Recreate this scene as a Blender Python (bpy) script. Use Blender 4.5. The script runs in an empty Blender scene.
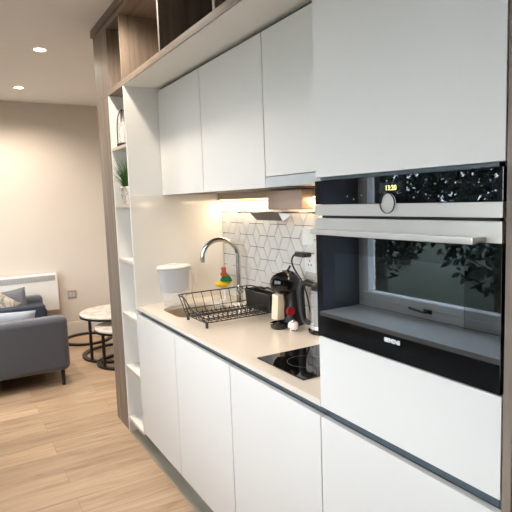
import bpy, bmesh, math, random
from mathutils import Vector, Matrix
random.seed(7)
S = bpy.context.scene; C = S.collection
PI = math.pi

# ------------------------------------------------------------------ materials
def srgb(c):
    return tuple((x/255/12.92 if x/255 <= .04045 else ((x/255+.055)/1.055)**2.4) for x in c) + (1,)
def mat(name, rgb, rough=.5, metal=0, ior=1.5, coat=0, emit=None, es=0, var=0.0, vscale=6, bump=0, bscale=60, trans=0, alpha=1, spec=.5, sheen=0):
    m = bpy.data.materials.new(name); m.use_nodes = True
    nt = m.node_tree; b = nt.nodes['Principled BSDF']
    c = srgb(rgb)
    b.inputs['Base Color'].default_value = c
    b.inputs['Roughness'].default_value = rough; b.inputs['Metallic'].default_value = metal
    b.inputs['IOR'].default_value = ior; b.inputs['Coat Weight'].default_value = coat
    b.inputs['Transmission Weight'].default_value = trans; b.inputs['Alpha'].default_value = alpha
    b.inputs['Specular IOR Level'].default_value = spec
    b.inputs['Sheen Weight'].default_value = sheen
    tc = nt.nodes.new('ShaderNodeTexCoord')
    if emit: 
        b.inputs['Emission Color'].default_value = srgb(emit); b.inputs['Emission Strength'].default_value = es
    if var:
        n = nt.nodes.new('ShaderNodeTexNoise'); n.inputs['Scale'].default_value = vscale; n.inputs['Detail'].default_value = 4
        nt.links.new(tc.outputs['Object'], n.inputs['Vector'])
        mx = nt.nodes.new('ShaderNodeMix'); mx.data_type = 'RGBA'
        mx.inputs['A'].default_value = tuple(max(0, x*(1-var)) for x in c[:3]) + (1,)
        mx.inputs['B'].default_value = tuple(min(1, x*(1+var)) for x in c[:3]) + (1,)
        nt.links.new(n.outputs['Fac'], mx.inputs['Factor']); nt.links.new(mx.outputs['Result'], b.inputs['Base Color'])
    if bump:
        n = nt.nodes.new('ShaderNodeTexNoise'); n.inputs['Scale'].default_value = bscale
        nt.links.new(tc.outputs['Object'], n.inputs['Vector'])
        bp = nt.nodes.new('ShaderNodeBump'); bp.inputs['Strength'].default_value = bump; bp.inputs['Distance'].default_value = .004
        nt.links.new(n.outputs['Fac'], bp.inputs['Height']); nt.links.new(bp.outputs['Normal'], b.inputs['Normal'])
    return m

def wood(name, dark, light, scale, rough=.5):
    m = bpy.data.materials.new(name); m.use_nodes = True; nt = m.node_tree; b = nt.nodes['Principled BSDF']
    tc = nt.nodes.new('ShaderNodeTexCoord'); mp = nt.nodes.new('ShaderNodeMapping'); mp.inputs['Scale'].default_value = scale
    nt.links.new(tc.outputs['Object'], mp.inputs['Vector'])
    n = nt.nodes.new('ShaderNodeTexNoise'); n.inputs['Scale'].default_value = 1; n.inputs['Detail'].default_value = 6; n.inputs['Roughness'].default_value = .65; n.inputs['Distortion'].default_value = .4
    nt.links.new(mp.outputs['Vector'], n.inputs['Vector'])
    r = nt.nodes.new('ShaderNodeValToRGB'); r.color_ramp.elements[0].position = .3; r.color_ramp.elements[1].position = .7
    r.color_ramp.elements[0].color = srgb(dark); r.color_ramp.elements[1].color = srgb(light)
    nt.links.new(n.outputs['Fac'], r.inputs['Fac']); nt.links.new(r.outputs['Color'], b.inputs['Base Color'])
    b.inputs['Roughness'].default_value = rough
    bp = nt.nodes.new('ShaderNodeBump'); bp.inputs['Strength'].default_value = .15; bp.inputs['Distance'].default_value = .002
    nt.links.new(n.outputs['Fac'], bp.inputs['Height']); nt.links.new(bp.outputs['Normal'], b.inputs['Normal'])
    return m

def floor_material():
    m = bpy.data.materials.new('oak_laminate'); m.use_nodes = True; nt = m.node_tree; b = nt.nodes['Principled BSDF']
    L = nt.links.new
    tc = nt.nodes.new('ShaderNodeTexCoord')
    br = nt.nodes.new('ShaderNodeTexBrick'); br.offset = .37; br.squash = 1
    br.inputs['Scale'].default_value = 1; br.inputs['Brick Width'].default_value = 1.28; br.inputs['Row Height'].default_value = .19
    br.inputs['Mortar Size'].default_value = .0012; br.inputs['Mortar Smooth'].default_value = .3
    br.inputs['Color1'].default_value = (0, 0, 0, 1); br.inputs['Color2'].default_value = (1, 1, 1, 1); br.inputs['Mortar'].default_value = (.5, .5, .5, 1)
    L(tc.outputs['Object'], br.inputs['Vector'])
    mp = nt.nodes.new('ShaderNodeMapping'); mp.inputs['Scale'].default_value = (1.6, 15, 1)
    L(tc.outputs['Object'], mp.inputs['Vector'])
    # each plank gets its own piece of grain
    ad = nt.nodes.new('ShaderNodeVectorMath'); ad.operation = 'ADD'
    sc = nt.nodes.new('ShaderNodeVectorMath'); sc.operation = 'SCALE'; sc.inputs['Scale'].default_value = 7
    L(br.outputs['Color'], sc.inputs[0]); L(mp.outputs['Vector'], ad.inputs[0]); L(sc.outputs[0], ad.inputs[1])
    n = nt.nodes.new('ShaderNodeTexNoise'); n.inputs['Scale'].default_value = 1; n.inputs['Detail'].default_value = 7; n.inputs['Roughness'].default_value = .6; n.inputs['Distortion'].default_value = .8
    L(ad.outputs[0], n.inputs['Vector'])
    r = nt.nodes.new('ShaderNodeValToRGB'); e = r.color_ramp.elements
    e[0].position = .28; e[0].color = srgb((154, 124, 98)); e[1].position = .72; e[1].color = srgb((204, 180, 152))
    k = r.color_ramp.elements.new(.45); k.color = srgb((184, 156, 127))
    L(n.outputs['Fac'], r.inputs['Fac'])
    hs = nt.nodes.new('ShaderNodeHueSaturation')
    mr = nt.nodes.new('ShaderNodeMapRange'); mr.inputs['To Min'].default_value = .88; mr.inputs['To Max'].default_value = 1.1
    L(br.outputs['Color'], mr.inputs['Value']); L(mr.outputs['Result'], hs.inputs['Value']); L(r.outputs['Color'], hs.inputs['Color'])
    mx = nt.nodes.new('ShaderNodeMix'); mx.data_type = 'RGBA'; mx.inputs['B'].default_value = srgb((120, 88, 62))
    ml = nt.nodes.new('ShaderNodeMath'); ml.operation = 'MULTIPLY'; ml.inputs[1].default_value = .6
    L(br.outputs['Fac'], ml.inputs[0]); L(ml.outputs[0], mx.inputs['Factor']); L(hs.outputs['Color'], mx.inputs['A']); L(mx.outputs['Result'], b.inputs['Base Color'])
    b.inputs['Roughness'].default_value = .38
    return m

def marble(name, base, vein, scale=4):
    m = bpy.data.materials.new(name); m.use_nodes = True; nt = m.node_tree; b = nt.nodes['Principled BSDF']
    tc = nt.nodes.new('ShaderNodeTexCoord'); n = nt.nodes.new('ShaderNodeTexNoise')
    n.inputs['Scale'].default_value = scale; n.inputs['Detail'].default_value = 8; n.inputs['Distortion'].default_value = 2
    nt.links.new(tc.outputs['Object'], n.inputs['Vector'])
    r = nt.nodes.new('ShaderNodeValToRGB'); e = r.color_ramp.elements
    e[0].position = .44; e[0].color = srgb(base); e[1].position = .56; e[1].color = srgb(base)
    k = e.new(.5); k.color = srgb(vein)
    nt.links.new(n.outputs['Fac'], r.inputs['Fac']); nt.links.new(r.outputs['Color'], b.inputs['Base Color'])
    b.inputs['Roughness'].default_value = .2
    return m

M = {}
M['wall'] = mat('wall_paint', (214, 205, 194), .9, var=.02, vscale=2)
M['ceiling'] = mat('ceiling_paint', (240, 234, 229), .95)
M['skirting'] = mat('skirting_paint', (222, 214, 204), .5)
M['floor'] = floor_material()
M['white'] = mat('matt_white_lacquer', (229, 227, 222), .42, var=.008, vscale=3)
M['box_in'] = mat('shaded_carcass_board', (74, 74, 73), .6)  # carcass darkened so the gaps around the fronts look shaded
M['white_in'] = mat('white_melamine', (243, 240, 234), .5)
M['gloss'] = mat('gloss_white_acrylic', (226, 220, 210), .06, ior=1.5)
M['edge'] = mat('beige_edge_band', (206, 194, 180), .6)
M['channel'] = mat('grey_handle_channel', (84, 96, 102), .45, metal=.3)
M['worktop'] = mat('pale_quartz', (231, 220, 205), .17, var=.05, vscale=140)
M['wood_v'] = wood('grey_oak_upright', (108, 95, 84), (154, 138, 123), (26, 26, 1.6))
M['wood_h'] = wood('grey_oak_level', (108, 95, 84), (154, 138, 123), (26, 1.6, 26))
M['floor_strip'] = wood('greyer_floor_strip', (140, 134, 120), (168, 162, 146), (20, 2, 20))
M['steel'] = mat('brushed_steel', (226, 223, 217), .32, metal=.55, var=.06, vscale=9)
M['chrome'] = mat('chrome', (205, 205, 205), .1, metal=1)
M['sink'] = mat('sink_steel', (196, 184, 164), .35, metal=.5)
M['black_gloss'] = mat('black_gloss_plastic', (14, 15, 18), .12)
M['black'] = mat('black_plastic', (20, 21, 23), .45)
M['black_metal'] = mat('black_powder_coat', (24, 24, 26), .4)
M['ovenglass'] = mat('black_oven_glass', (6, 7, 10), .015, ior=2.15)
M['ovenview'] = mat('oven_door_window_glass', (14, 17, 18), .015, ior=2.7)
for k_ in ('ovenglass', 'ovenview'): M[k_].node_tree.nodes['Principled BSDF'].inputs['Specular Tint'].default_value = (.78, .9, 1, 1)
M['hob'] = mat('black_hob_glass', (10, 10, 11), .03, ior=1.7)
M['white_plastic'] = mat('white_plastic', (236, 234, 228), .35)
M['heater'] = mat('heater_enamel', (228, 226, 222), .4)
M['grille'] = mat('heater_grille', (165, 166, 164), .6)
M['sofa'] = mat('grey_upholstery', (84, 87, 95), .95, var=.06, vscale=40, bump=.3, bscale=300, sheen=.3)
M['navy'] = mat('slate_upholstery', (50, 57, 70), .95, var=.08, vscale=40, bump=.3, bscale=300)
M['cush_blue'] = mat('pale_blue_grey_cloth', (160, 168, 180), .95, var=.05, vscale=30, bump=.3, bscale=200)
M['cush_grey'] = mat('mid_grey_cloth', (112, 114, 122), .95, var=.1, vscale=30, bump=.3, bscale=200)
M['cush_pat'] = marble('patterned_cloth', (196, 188, 172), (120, 120, 116), 9); M['cush_pat'].node_tree.nodes['Principled BSDF'].inputs['Roughness'].default_value = .95
M['marble'] = marble('white_marble', (226, 221, 212), (200, 191, 176), 3)
M['pot'] = marble('marbled_pot', (222, 214, 202), (165, 158, 148), 14)
M['leaf'] = mat('grass_blades', (64, 112, 40), .5, var=.4, vscale=20)
M['tree_leaf'] = mat('tree_leaves', (20, 30, 18), .85, var=.5, vscale=3)
M['bark'] = mat('bark', (62, 52, 42), .9, var=.3, vscale=8)
M['lawn'] = mat('grass_ground', (44, 54, 34), .95, var=.3, vscale=1.5)
M['upvc'] = mat('white_upvc', (228, 230, 232), .3)
M['pane'] = mat('window_glass', (255, 255, 255), 0, ior=1.05, trans=1, spec=.3)
M['clear'] = mat('clear_plastic', (240, 240, 242), .08, alpha=.22)
M['water'] = mat('smoky_plastic', (200, 202, 210), .12, alpha=.5)
M['glassbody'] = mat('kettle_glass', (215, 215, 215), .03, alpha=.35)
M['cream'] = mat('cream_plastic', (232, 214, 186), .3)
M['red'] = mat('red_plastic', (176, 24, 28), .3)
M['yellow'] = mat('yellow_sponge', (238, 196, 40), .8, bump=.6, bscale=200)
M['green'] = mat('green_scourer', (24, 104, 48), .9, bump=.6, bscale=200)
M['brick_red'] = mat('red_brush_knob', (176, 74, 48), .5)
M['tile'] = mat('white_tile', (218, 214, 208), .22, var=.03, vscale=6)
M['grout'] = mat('grey_grout', (52, 46, 42), .9)
M['led'] = mat('warm_led', (255, 236, 200), .5, emit=(255, 208, 140), es=6)
M['lamp'] = mat('lamp_lens', (255, 250, 240), .4, emit=(255, 226, 180), es=45)
M['digits'] = mat('display_digits', (230, 230, 150), .5, emit=(232, 228, 150), es=1.2)
M['display'] = mat('display_panel', (24, 27, 34), .1, ior=1.7)
M['print'] = mat('white_print', (232, 234, 236), .5)
M['beige'] = mat('beige_batten', (176, 158, 138), .5)
M['taupe'] = mat('rose_beige_metal', (186, 160, 142), .35, metal=.4, var=.05, vscale=10)
M['darkplate'] = mat('dark_grey_plate', (82, 78, 74), .35)
M['candle'] = mat('white_candle', (238, 234, 226), .5)

# ------------------------------------------------------------------ mesh helpers
def bm_new(): return bmesh.new()
def add_box(bm, x0, x1, y0, y1, z0, z1, bev=0, seg=2):
    t = bmesh.new()
    bmesh.ops.create_cube(t, size=1)
    for v in t.verts:
        v.co = Vector(((x0+x1)/2 + v.co.x*(x1-x0), (y0+y1)/2 + v.co.y*(y1-y0), (z0+z1)/2 + v.co.z*(z1-z0)))
    if bev: bmesh.ops.bevel(t, geom=t.edges[:], offset=bev, segments=seg, profile=.5, affect='EDGES')
    merge(bm, t); return bm
def merge(bm, t, mtx=None):
    if mtx is not None: bmesh.ops.transform(t, matrix=mtx, verts=t.verts[:])
    me = bpy.data.meshes.new('tmp'); t.to_mesh(me); t.free(); bm.from_mesh(me); bpy.data.meshes.remove(me)
def box(*a, **k): return add_box(bm_new(), *a, **k)
def add_lathe(bm, prof, c=(0, 0, 0), n=32, axis='Z', close=False):
    t = bmesh.new(); rings = []
    for r, h in prof:
        if r < 1e-6: rings.append([t.verts.new((0, 0, h))])
        else: rings.append([t.verts.new((r*math.cos(2*PI*i/n), r*math.sin(2*PI*i/n), h)) for i in range(n)])
    pairs = list(zip(rings, rings[1:])) + ([(rings[-1], rings[0])] if close else [])
    for a, b in pairs:
        if len(a) == 1 and len(b) == 1: continue
        for i in range(n):
            j = (i+1) % n
            if len(a) == 1: t.faces.new((a[0], b[j], b[i]))
            elif len(b) == 1: t.faces.new((a[i], a[j], b[0]))
            else: t.faces.new((a[i], a[j], b[j], b[i]))
    bmesh.ops.recalc_face_normals(t, faces=t.faces[:])
    m = Matrix.Translation(c)
    if axis == 'X': m = m @ Matrix.Rotation(-PI/2, 4, 'Y')
    if axis == 'Y': m = m @ Matrix.Rotation(-PI/2, 4, 'X')
    merge(bm, t, m); return bm
def lathe(*a, **k): return add_lathe(bm_new(), *a, **k)
def add_tube(bm, pts, r, n=8, closed=False):
    pts = [Vector(p) for p in pts]; N = len(pts); rad = r if isinstance(r, (list, tuple)) else [r]*N
    t = bmesh.new(); rings = []; up = None
    for i, p in enumerate(pts):
        if closed: d = pts[(i+1) % N] - pts[i-1]
        else: d = pts[min(i+1, N-1)] - pts[max(i-1, 0)]
        d.normalize()
        if up is None: up = Vector((0, 0, 1)) if abs(d.z) < .9 else Vector((1, 0, 0))
        a = d.cross(up).normalized(); b = a.cross(d).normalized(); up = b
        rings.append([t.verts.new(p + (a*math.cos(2*PI*k/n) + b*math.sin(2*PI*k/n))*rad[i]) for k in range(n)])
    for i in range(N if closed else N-1):
        A, B = rings[i], rings[(i+1) % N]
        for k in range(n): t.faces.new((A[k], A[(k+1) % n], B[(k+1) % n], B[k]))
    if not closed: t.faces.new(rings[0][::-1]); t.faces.new(rings[-1])
    bmesh.ops.recalc_face_normals(t, faces=t.faces[:])
    merge(bm, t); return bm
def tube(*a, **k): return add_tube(bm_new(), *a, **k)
def add_prism(bm, pts, axis, a, b, bev=0):
    """polygon pts (2D) extruded along axis from a to b"""
    def P(p, h):
        return {'X': (h, p[0], p[1]), 'Y': (p[0], h, p[1]), 'Z': (p[0], p[1], h)}[axis]
    t = bmesh.new(); A = [t.verts.new(P(p, a)) for p in pts]; B = [t.verts.new(P(p, b)) for p in pts]
    t.faces.new(A); t.faces.new(B[::-1]); n = len(pts)
    for i in range(n): t.faces.new((A[i], B[i], B[(i+1) % n], A[(i+1) % n]))
    bmesh.ops.recalc_face_normals(t, faces=t.faces[:])
    if bev: bmesh.ops.bevel(t, geom=t.edges[:], offset=bev, segments=2, profile=.5, affect='EDGES')
    merge(bm, t); return bm
def prism(*a, **k): return add_prism(bm_new(), *a, **k)

def obj(name, bm, material, parent=None, smooth=True, off=None):
    """bm is in world coordinates; the object sits at its parent's frame"""
    me = bpy.data.meshes.new(name)
    if parent is not None:
        o_ = parent; base = Vector((0, 0, 0))
        while o_ is not None: base += o_.location; o_ = o_.parent
        bmesh.ops.translate(bm, vec=-base, verts=bm.verts[:])
    bm.to_mesh(me); bm.free()
    me.materials.append(material)
    o = bpy.data.objects.new(name, me); C.objects.link(o)
    if parent is not None: o.parent = parent
    if smooth:
        try: me.shade_auto_smooth = True
        except Exception: pass
        for p in me.polygons: p.use_smooth = True
        try: me.set_sharp_from_angle(angle=math.radians(35))
        except Exception: pass
        wn = o.modifiers.new('even_normals', 'WEIGHTED_NORMAL'); wn.keep_sharp = True; wn.weight = 100
    return o
def thing(name, label, cat, loc, group=None):
    o = bpy.data.objects.new(name, None); C.objects.link(o); o.empty_display_size = .05
    o.location = loc; o['label'] = label; o['category'] = cat
    if group: o['group'] = group
    return o
def tag(o, label, cat, group=None):
    o['label'] = label; o['category'] = cat
    if group: o['group'] = group
    return o
def struct(name, bm, m, parent=None):
    o = obj(name, bm, m, parent)
    if parent is None: o['kind'] = 'structure'
    return o
def local_mesh_text(name, s, size, material, parent, loc, extr=.0006, bold=.0, spacing=1.0):
    """lettering on an upright face that looks towards -X (reads right when seen from -X)"""
    cu = bpy.data.curves.new(name, 'FONT'); cu.body = s; cu.size = size; cu.extrude = extr; cu.align_x = 'CENTER'; cu.align_y = 'CENTER'
    cu.offset = bold; cu.space_character = spacing
    t = bpy.data.objects.new('tmp_text', cu); C.objects.link(t)
    dg = bpy.context.evaluated_depsgraph_get(); dg.update()
    me = bpy.data.meshes.new_from_object(t.evaluated_get(dg))
    bpy.data.objects.remove(t); bpy.data.curves.remove(cu)
    # text X -> world -Y, text Y -> world Z, text normal -> world -X
    R = Matrix(((0, 0, -1, 0), (-1, 0, 0, 0), (0, 1, 0, 0), (0, 0, 0, 1)))
    me.transform(R); me.materials.clear(); me.materials.append(material)
    o = bpy.data.objects.new(name, me); C.objects.link(o); o.parent = parent
    base = Vector((0, 0, 0)); q = parent
    while q is not None: base += q.location; q = q.parent
    o.location = Vector(loc) - base
    return o

# ------------------------------------------------------------------ camera (f, position and angles solved from the photograph)
cam = bpy.data.cameras.new('camera'); co = bpy.data.objects.new('camera', cam); C.objects.link(co); S.camera = co
yaw, pitch, roll, f = -.5279, -.1078, -.0356, 518.09
F = Vector((math.sin(-yaw)*math.cos(pitch), math.cos(yaw)*math.cos(pitch), math.sin(pitch)))
Rv = Vector((math.cos(-yaw), -math.sin(-yaw), 0)); Uv = Rv.cross(F)
R2 = Rv*math.cos(roll) + Uv*math.sin(roll); U2 = -Rv*math.sin(roll) + Uv*math.cos(roll)
mw = Matrix((R2, U2, -F)).transposed().to_4x4(); mw.translation = (-.9169, -.6171, 1.519)
co.matrix_world = mw
cam.sensor_width = 36; cam.lens = f/512*36; cam.clip_start = .02

# ------------------------------------------------------------------ the room
CZ = 2.68; YW = 5.70
struct('floor', box(-1.55, 1.5, -2.0, YW+.2, -.12, 0), M['floor'])
struct('ceiling', box(-1.55, 1.5, -2.0, YW+.2, CZ, CZ+.12), M['ceiling'])
struct('wall_back', box(-1.55, 1.5, YW, YW+.2, 0, CZ), M['wall'])
b = box(.612, 1.5, -2.0, 3.02, 0, CZ); add_box(b, 1.2, 1.5, 3.02, YW, 0, CZ)
struct('wall_right', b, M['wall'])
struct('wall_front', box(-1.55, .612, -2.0, -1.8, 0, CZ), M['wall'])
# window wall opposite the kitchen run
WY0, WY1, WZ0, WZ1 = -.45, 2.06, .782, 2.3
LY0, LY1, LZ0, LZ1 = 3.3, 5.3, .25, 2.4
b = box(-1.55, -1.15, -1.8, WY0, 0, CZ); add_box(b, -1.55, -1.15, WY1, LY0, 0, CZ); add_box(b, -1.55, -1.15, LY1, YW, 0, CZ)
for a0, a1, h0, h1 in ((WY0, WY1, WZ0, WZ1), (LY0, LY1, LZ0, LZ1)):
    add_box(b, -1.55, -1.15, a0, a1, 0, h0-.03); add_box(b, -1.55, -1.15, a0, a1, h1, CZ)
struct('wall_left', b, mat('backlit_wall_shade', (92, 96, 102), .9))  # dark colour imitates the shade on a backlit window wall
b = box(-1.15, 1.2, YW-.018, YW, 0, .135); add_box(b, -1.15, 1.2, YW-.012, YW, .135, .158, bev=.004)
struct('baseboard_back', b, M['skirting'])
# thin greyer strip on the floor along the front of the units
struct('trim_1', box(0.0, .1, -.02, 2.70, 0, .003), M['floor_strip'])

def window(name, x0, x1, y0, y1, z0, z1, mull, handle_y=None):
    fr = .055; s = .05
    w = bm_new()
    add_box(w, x0, x1, y0, y1, z0, z0+fr, bev=.006); add_box(w, x0, x1, y0, y1, z1-fr, z1, bev=.006)
    add_box(w, x0, x1, y0, y0+fr, z0+fr, z1-fr, bev=.006); add_box(w, x0, x1, y1-fr, y1, z0+fr, z1-fr, bev=.006)
    edges = [y0+fr] + [m for m in mull] + [y1-fr]
    for m in mull: add_box(w, x0, x1, m-fr/2, m+fr/2, z0+fr, z1-fr, bev=.006)
    fo = struct(name, w, M['upvc']); 
    ed = [y0+fr]
    for m in mull: ed += [m-fr/2, m+fr/2]
    ed.append(y1-fr)
    for i in range(0, len(ed), 2):
        a, c = ed[i], ed[i+1]; q = bm_new()
        xs0, xs1 = x0+.012, x1+.012
        add_box(q, xs0, xs1, a, c, z0+fr, z0+fr+s, bev=.008); add_box(q, xs0, xs1, a, c, z1-fr-s, z1-fr, bev=.008)
        add_box(q, xs0, xs1, a, a+s, z0+fr+s, z1-fr-s, bev=.008); add_box(q, xs0, xs1, c-s, c, z0+fr+s, z1-fr-s, bev=.008)
        sa = obj('sash', q, M['upvc'], fo)
        obj('pane', box((x0+x1)/2-.003, (x0+x1)/2+.003, a+s-.01, c-s+.01, z0+fr+s-.01, z1-fr-s+.01), M['pane'], sa)
    return fo
w1 = window('window_1', -1.53, -1.46, WY0, WY1, WZ0, WZ1, [.86])
hb = box(-1.449, -1.437, 1.42, 1.48, .822, .846, bev=.004)
add_tube(hb, [(-1.437, 1.45, .834), (-1.412, 1.45, .834), (-1.408, 1.47, .836), (-1.408, 1.56, .846)], .007)
obj('window_handle', hb, M['black_metal'], w1)
struct('trim_2', box(-1.46, -1.12, WY0+.001, WY1-.001, WZ0-.03, WZ0, bev=.006), M['upvc'])
struct('trim_3', box(-1.46, -1.12, LY0+.001, LY1-.001, LZ0-.03, LZ0, bev=.006), M['upvc'])
window('added_window_2', -1.53, -1.46, LY0, LY1, LZ0, LZ1, [4.3])  # unseen window, added to bring more daylight into the living area

# ------------------------------------------------------------------ recessed ceiling lights
def downlight(x, y, label):
    t = thing('ceiling_downlight', label, 'ceiling light', (x, y, CZ), 'recessed ceiling downlights')
    obj('rim', lathe([(.040, -.001), (.052, -.001), (.050, -.006), (.042, -.008), (.040, -.004)], (x, y, CZ), 36, close=True), M['white_plastic'], t)
    obj('lens', lathe([(0, -.004), (.0395, -.004), (.0395, -.0005), (0, -.0005)], (x, y, CZ), 32), M['lamp'], t)
    l = bpy.data.lights.new('downlight_lamp', 'SPOT'); l.energy = LAMP; l.color = (1, .88, .75); l.spot_size = math.radians(155); l.spot_blend = .6; l.shadow_soft_size = .06
    lo = bpy.data.objects.new('downlight_lamp', l); C.objects.link(lo); lo.parent = t; lo.location = (0, 0, -.015)
LAMP = 64
downlight(-.25, 3.58, 'recessed round ceiling light, larger and nearer of the two lit ones in view')
downlight(-.25, 4.95, 'recessed round ceiling light, smaller one closest to the far wall')
LAMP = 62
downlight(-.25, 2.2, 'recessed round ceiling light above the sink end of the kitchen run')

LAMP = 64  # second row out of view, added to brighten the living area
downlight(-.85, 3.58, 'added unseen ceiling light by the window wall, kitchen side of the living area')
downlight(-.85, 4.95, 'added unseen ceiling light by the window wall, far side of the living area')

# ------------------------------------------------------------------ tall oven housing
D = .0023
t = thing('tall_oven_cabinet', 'tall white built-in cabinet with handleless fronts housing the oven, grey oak side panel', 'kitchen cabinet', (.3, .3, 0))
c = box(.022, .60, .0, .018+.0, .1, 2.2)  # carcass: two sides, back, shelves around the oven
add_box(c, .022, .60, .582, .5985, .1, 2.2); add_box(c, .585, .60, .018, .582, .1, 2.2)
add_box(c, .022, .585, .018, .582, 1.5745, 1.592); add_box(c, .022, .585, .018, .582, 1.088, 1.106); add_box(c, .022, .585, .018, .582, .1, .118); add_box(c, .022, .585, .018, .582, 2.18, 2.2)
obj('carcass', c, M['box_in'], t)
obj('side_panel', box(-.001, .60, -.022, -.002, .0, 2.2, bev=.0015), M['wood_v'], t)
obj('upper_door', box(0, .02, .002, .5985, 1.576, 2.199, bev=.002), M['white'], t)
obj('drawer_front', box(0, .02, .002, .5985, .890, 1.109, bev=.002), M['white'], t)
obj('lower_door', box(0, .02, .002, .5985, .113, .859, bev=.002), M['white'], t)
ch = box(.021, .03, .018, .582, .86, .889); obj('handle_channel', ch, M['channel'], t)
obj('shadow_gap_strip', box(.005, .021, .018, .582, 1.5675, 1.5745), M['channel'], t)

# ------------------------------------------------------------------ oven
o = thing('built_in_oven', 'black glass and steel built-in oven with round knob, in the tall cabinet', 'oven', (.28, .3, 1.108))
obj('housing', box(.012, .56, .02, .58, 1.109, 1.5735), M['black'], o)
cp = obj('control_panel', box(-.004, .012, .003, .5975, 1.499, 1.566, bev=.001), M['ovenglass'], o)
obj('steel_band', box(-.0055, .012, .003, .5975, 1.468, 1.4985, bev=.001), M['steel'], o)
obj('display', box(-.0048, -.004, .262, .334, 1.524, 1.549, bev=.0003), M['display'], cp)
local_mesh_text('clock_digits', '13:20', .017, M['digits'], cp, (-.0052, .296, 1.536), bold=.0001)
for y, z in ((.43, 1.512), (.40, 1.521), (.455, 1.52), (.225, 1.512), (.19, 1.518), (.155, 1.513), (.12, 1.519), (.245, 1.535)):
    ic = box(-.0048, -.004, y-.0022, y+.0022, z-.0004, z+.0004); add_box(ic, -.0048, -.004, y-.0004, y+.0004, z-.0022, z+.0022)
    obj('touch_icon', ic, M['print'], cp)
kn = lathe([(0, 0), (.0235, 0), (.0235, .004), (.0225, .020), (.0205, .0225), (0, .0225)], (-.0045, .304, 1.5), 40, 'X')
bmesh.ops.scale(kn, vec=(-1, 1, 1), space=Matrix.Translation((.0045, 0, 0)), verts=kn.verts[:]); bmesh.ops.reverse_faces(kn, faces=kn.faces[:])
ko = obj('knob', kn, M['steel'], o)
obj('knob_ring', lathe([(.0235, 0), (.0248, 0), (.0248, .003), (.0235, .003)], (-.008, .304, 1.5), 40, 'X', close=True), M['black'], ko)
dr = obj('oven_door', box(-.004, .012, .003, .5975, 1.1135, 1.4175, bev=.001), M['ovenglass'], o)
obj('viewing_window', box(-.0046, -.0040, .088, .512, 1.232, 1.366, bev=.0002), M['ovenview'], dr)
obj('door_trim', box(-.0055, .012, .003, .5975, 1.418, 1.4605, bev=.001), M['steel'], dr)
local_mesh_text('maker_lettering', 'SIEMENS', .0145, M['print'], dr, (-.0046, .2965, 1.1595), bold=.0006, spacing=.97)
hd = box(-.05, -.034, .035, .565, 1.417, 1.432, bev=.003)
for y in (.05, .55): add_box(hd, -.036, -.0055, y-.012, y+.012, 1.419, 1.431, bev=.002)
obj('door_handle', hd, M['steel'], o)

# ------------------------------------------------------------------ base cabinets, worktop, plinth
def base_cabinet(y0, y1, label):
    t = thing('base_cabinet', label, 'kitchen cabinet', (.3, (y0+y1)/2, .1), 'white base cabinets under the worktop')
    a, e = y0+D, y1-D
    c = box(.022, .60, a, a+.018, .1005, .8885-.03); add_box(c, .022, .60, e-.018, e, .1005, .8585)
    add_box(c, .585, .60, a+.018, e-.018, .1005, .8585); add_box(c, .022, .585, a+.018, e-.018, .1005, .118)
    add_box(c, .05, .075, a+.018, e-.018, .70, .8585)
    obj('carcass', c, M['box_in'], t)
    obj('door', box(0, .02, a, e, .113, .859, bev=.0018), M['white'], t)
    obj('handle_channel', box(.024, .05, a, e, .8587, .8885), M['channel'], t)
base_cabinet(1.8, 2.397, 'handleless white base cabinet furthest from the oven, below the water jug')
base_cabinet(1.2, 1.8, 'handleless white base cabinet in the middle of the run, below the dish rack')
base_cabinet(.6, 1.2, 'handleless white base cabinet beside the tall oven cabinet, below the hob')
tag(obj('plinth', box(.078, .096, -.002, 2.40, .0032, .0998), M['white_in']), 'recessed plinth board under the white base cabinets', 'plinth')

def rounded(x0, x1, y0, y1, r, n=8):
    P = []
    for cx, cy, a0 in ((x1-r, y1-r, 0), (x0+r, y1-r, PI/2), (x0+r, y0+r, PI), (x1-r, y0+r, 1.5*PI)):
        for i in range(n+1):
            a = a0 + PI/2*i/n; P.append((cx+r*math.cos(a), cy+r*math.sin(a)))
    return P
def rect_like(x0, x1, y0, y1, n=8):
    """same vertex count as rounded(): corners with the extra points spread along the sides"""
    P = []
    cs = [(x1, y1), (x0, y1), (x0, y0), (x1, y0)]
    mid = [((x1, (y0+y1)/2), ((x0+x1)/2, y1)), (((x0+x1)/2, y1), (x0, (y0+y1)/2)), ((x0, (y0+y1)/2), ((x0+x1)/2, y0)), (((x0+x1)/2, y0), (x1, (y0+y1)/2))]
    for c_, (m0, m1) in zip(cs, mid):
        for i in range(n+1):
            s = i/n
            if s <= .5: k = s*2*.7+.3; P.append((m0[0]+(c_[0]-m0[0])*k, m0[1]+(c_[1]-m0[1])*k))
            else: k = (s-.5)*2*.7; P.append((c_[0]+(m1[0]-c_[0])*k, c_[1]+(m1[1]-c_[1])*k))
    return P
SX0, SX1, SY0, SY1 = .085, .47, 1.885, 2.25
WT0, WT1 = .8892, .91
wt = bm_new()
inn = rounded(SX0, SX1, SY0, SY1, .10); out = rect_like(0.0, .5995, 1.75, 2.3975)
N = len(inn)
vi = [[wt.verts.new((x, y, z)) for x, y in inn] for z in (WT0, WT1)]
vo = [[wt.verts.new((x, y, z)) for x, y in out] for z in (WT0, WT1)]
for i in range(N):
    j = (i+1) % N
    wt.faces.new((vi[1][i], vi[1][j], vo[1][j], vo[1][i])); wt.faces.new((vi[0][j], vi[0][i], vo[0][i], vo[0][j]))
    wt.faces.new((vi[0][i], vi[0][j], vi[1][j], vi[1][i])); wt.faces.new((vo[0][j], vo[0][i], vo[1][i], vo[1][j]))
bmesh.ops.recalc_face_normals(wt, faces=wt.faces[:])
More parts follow.
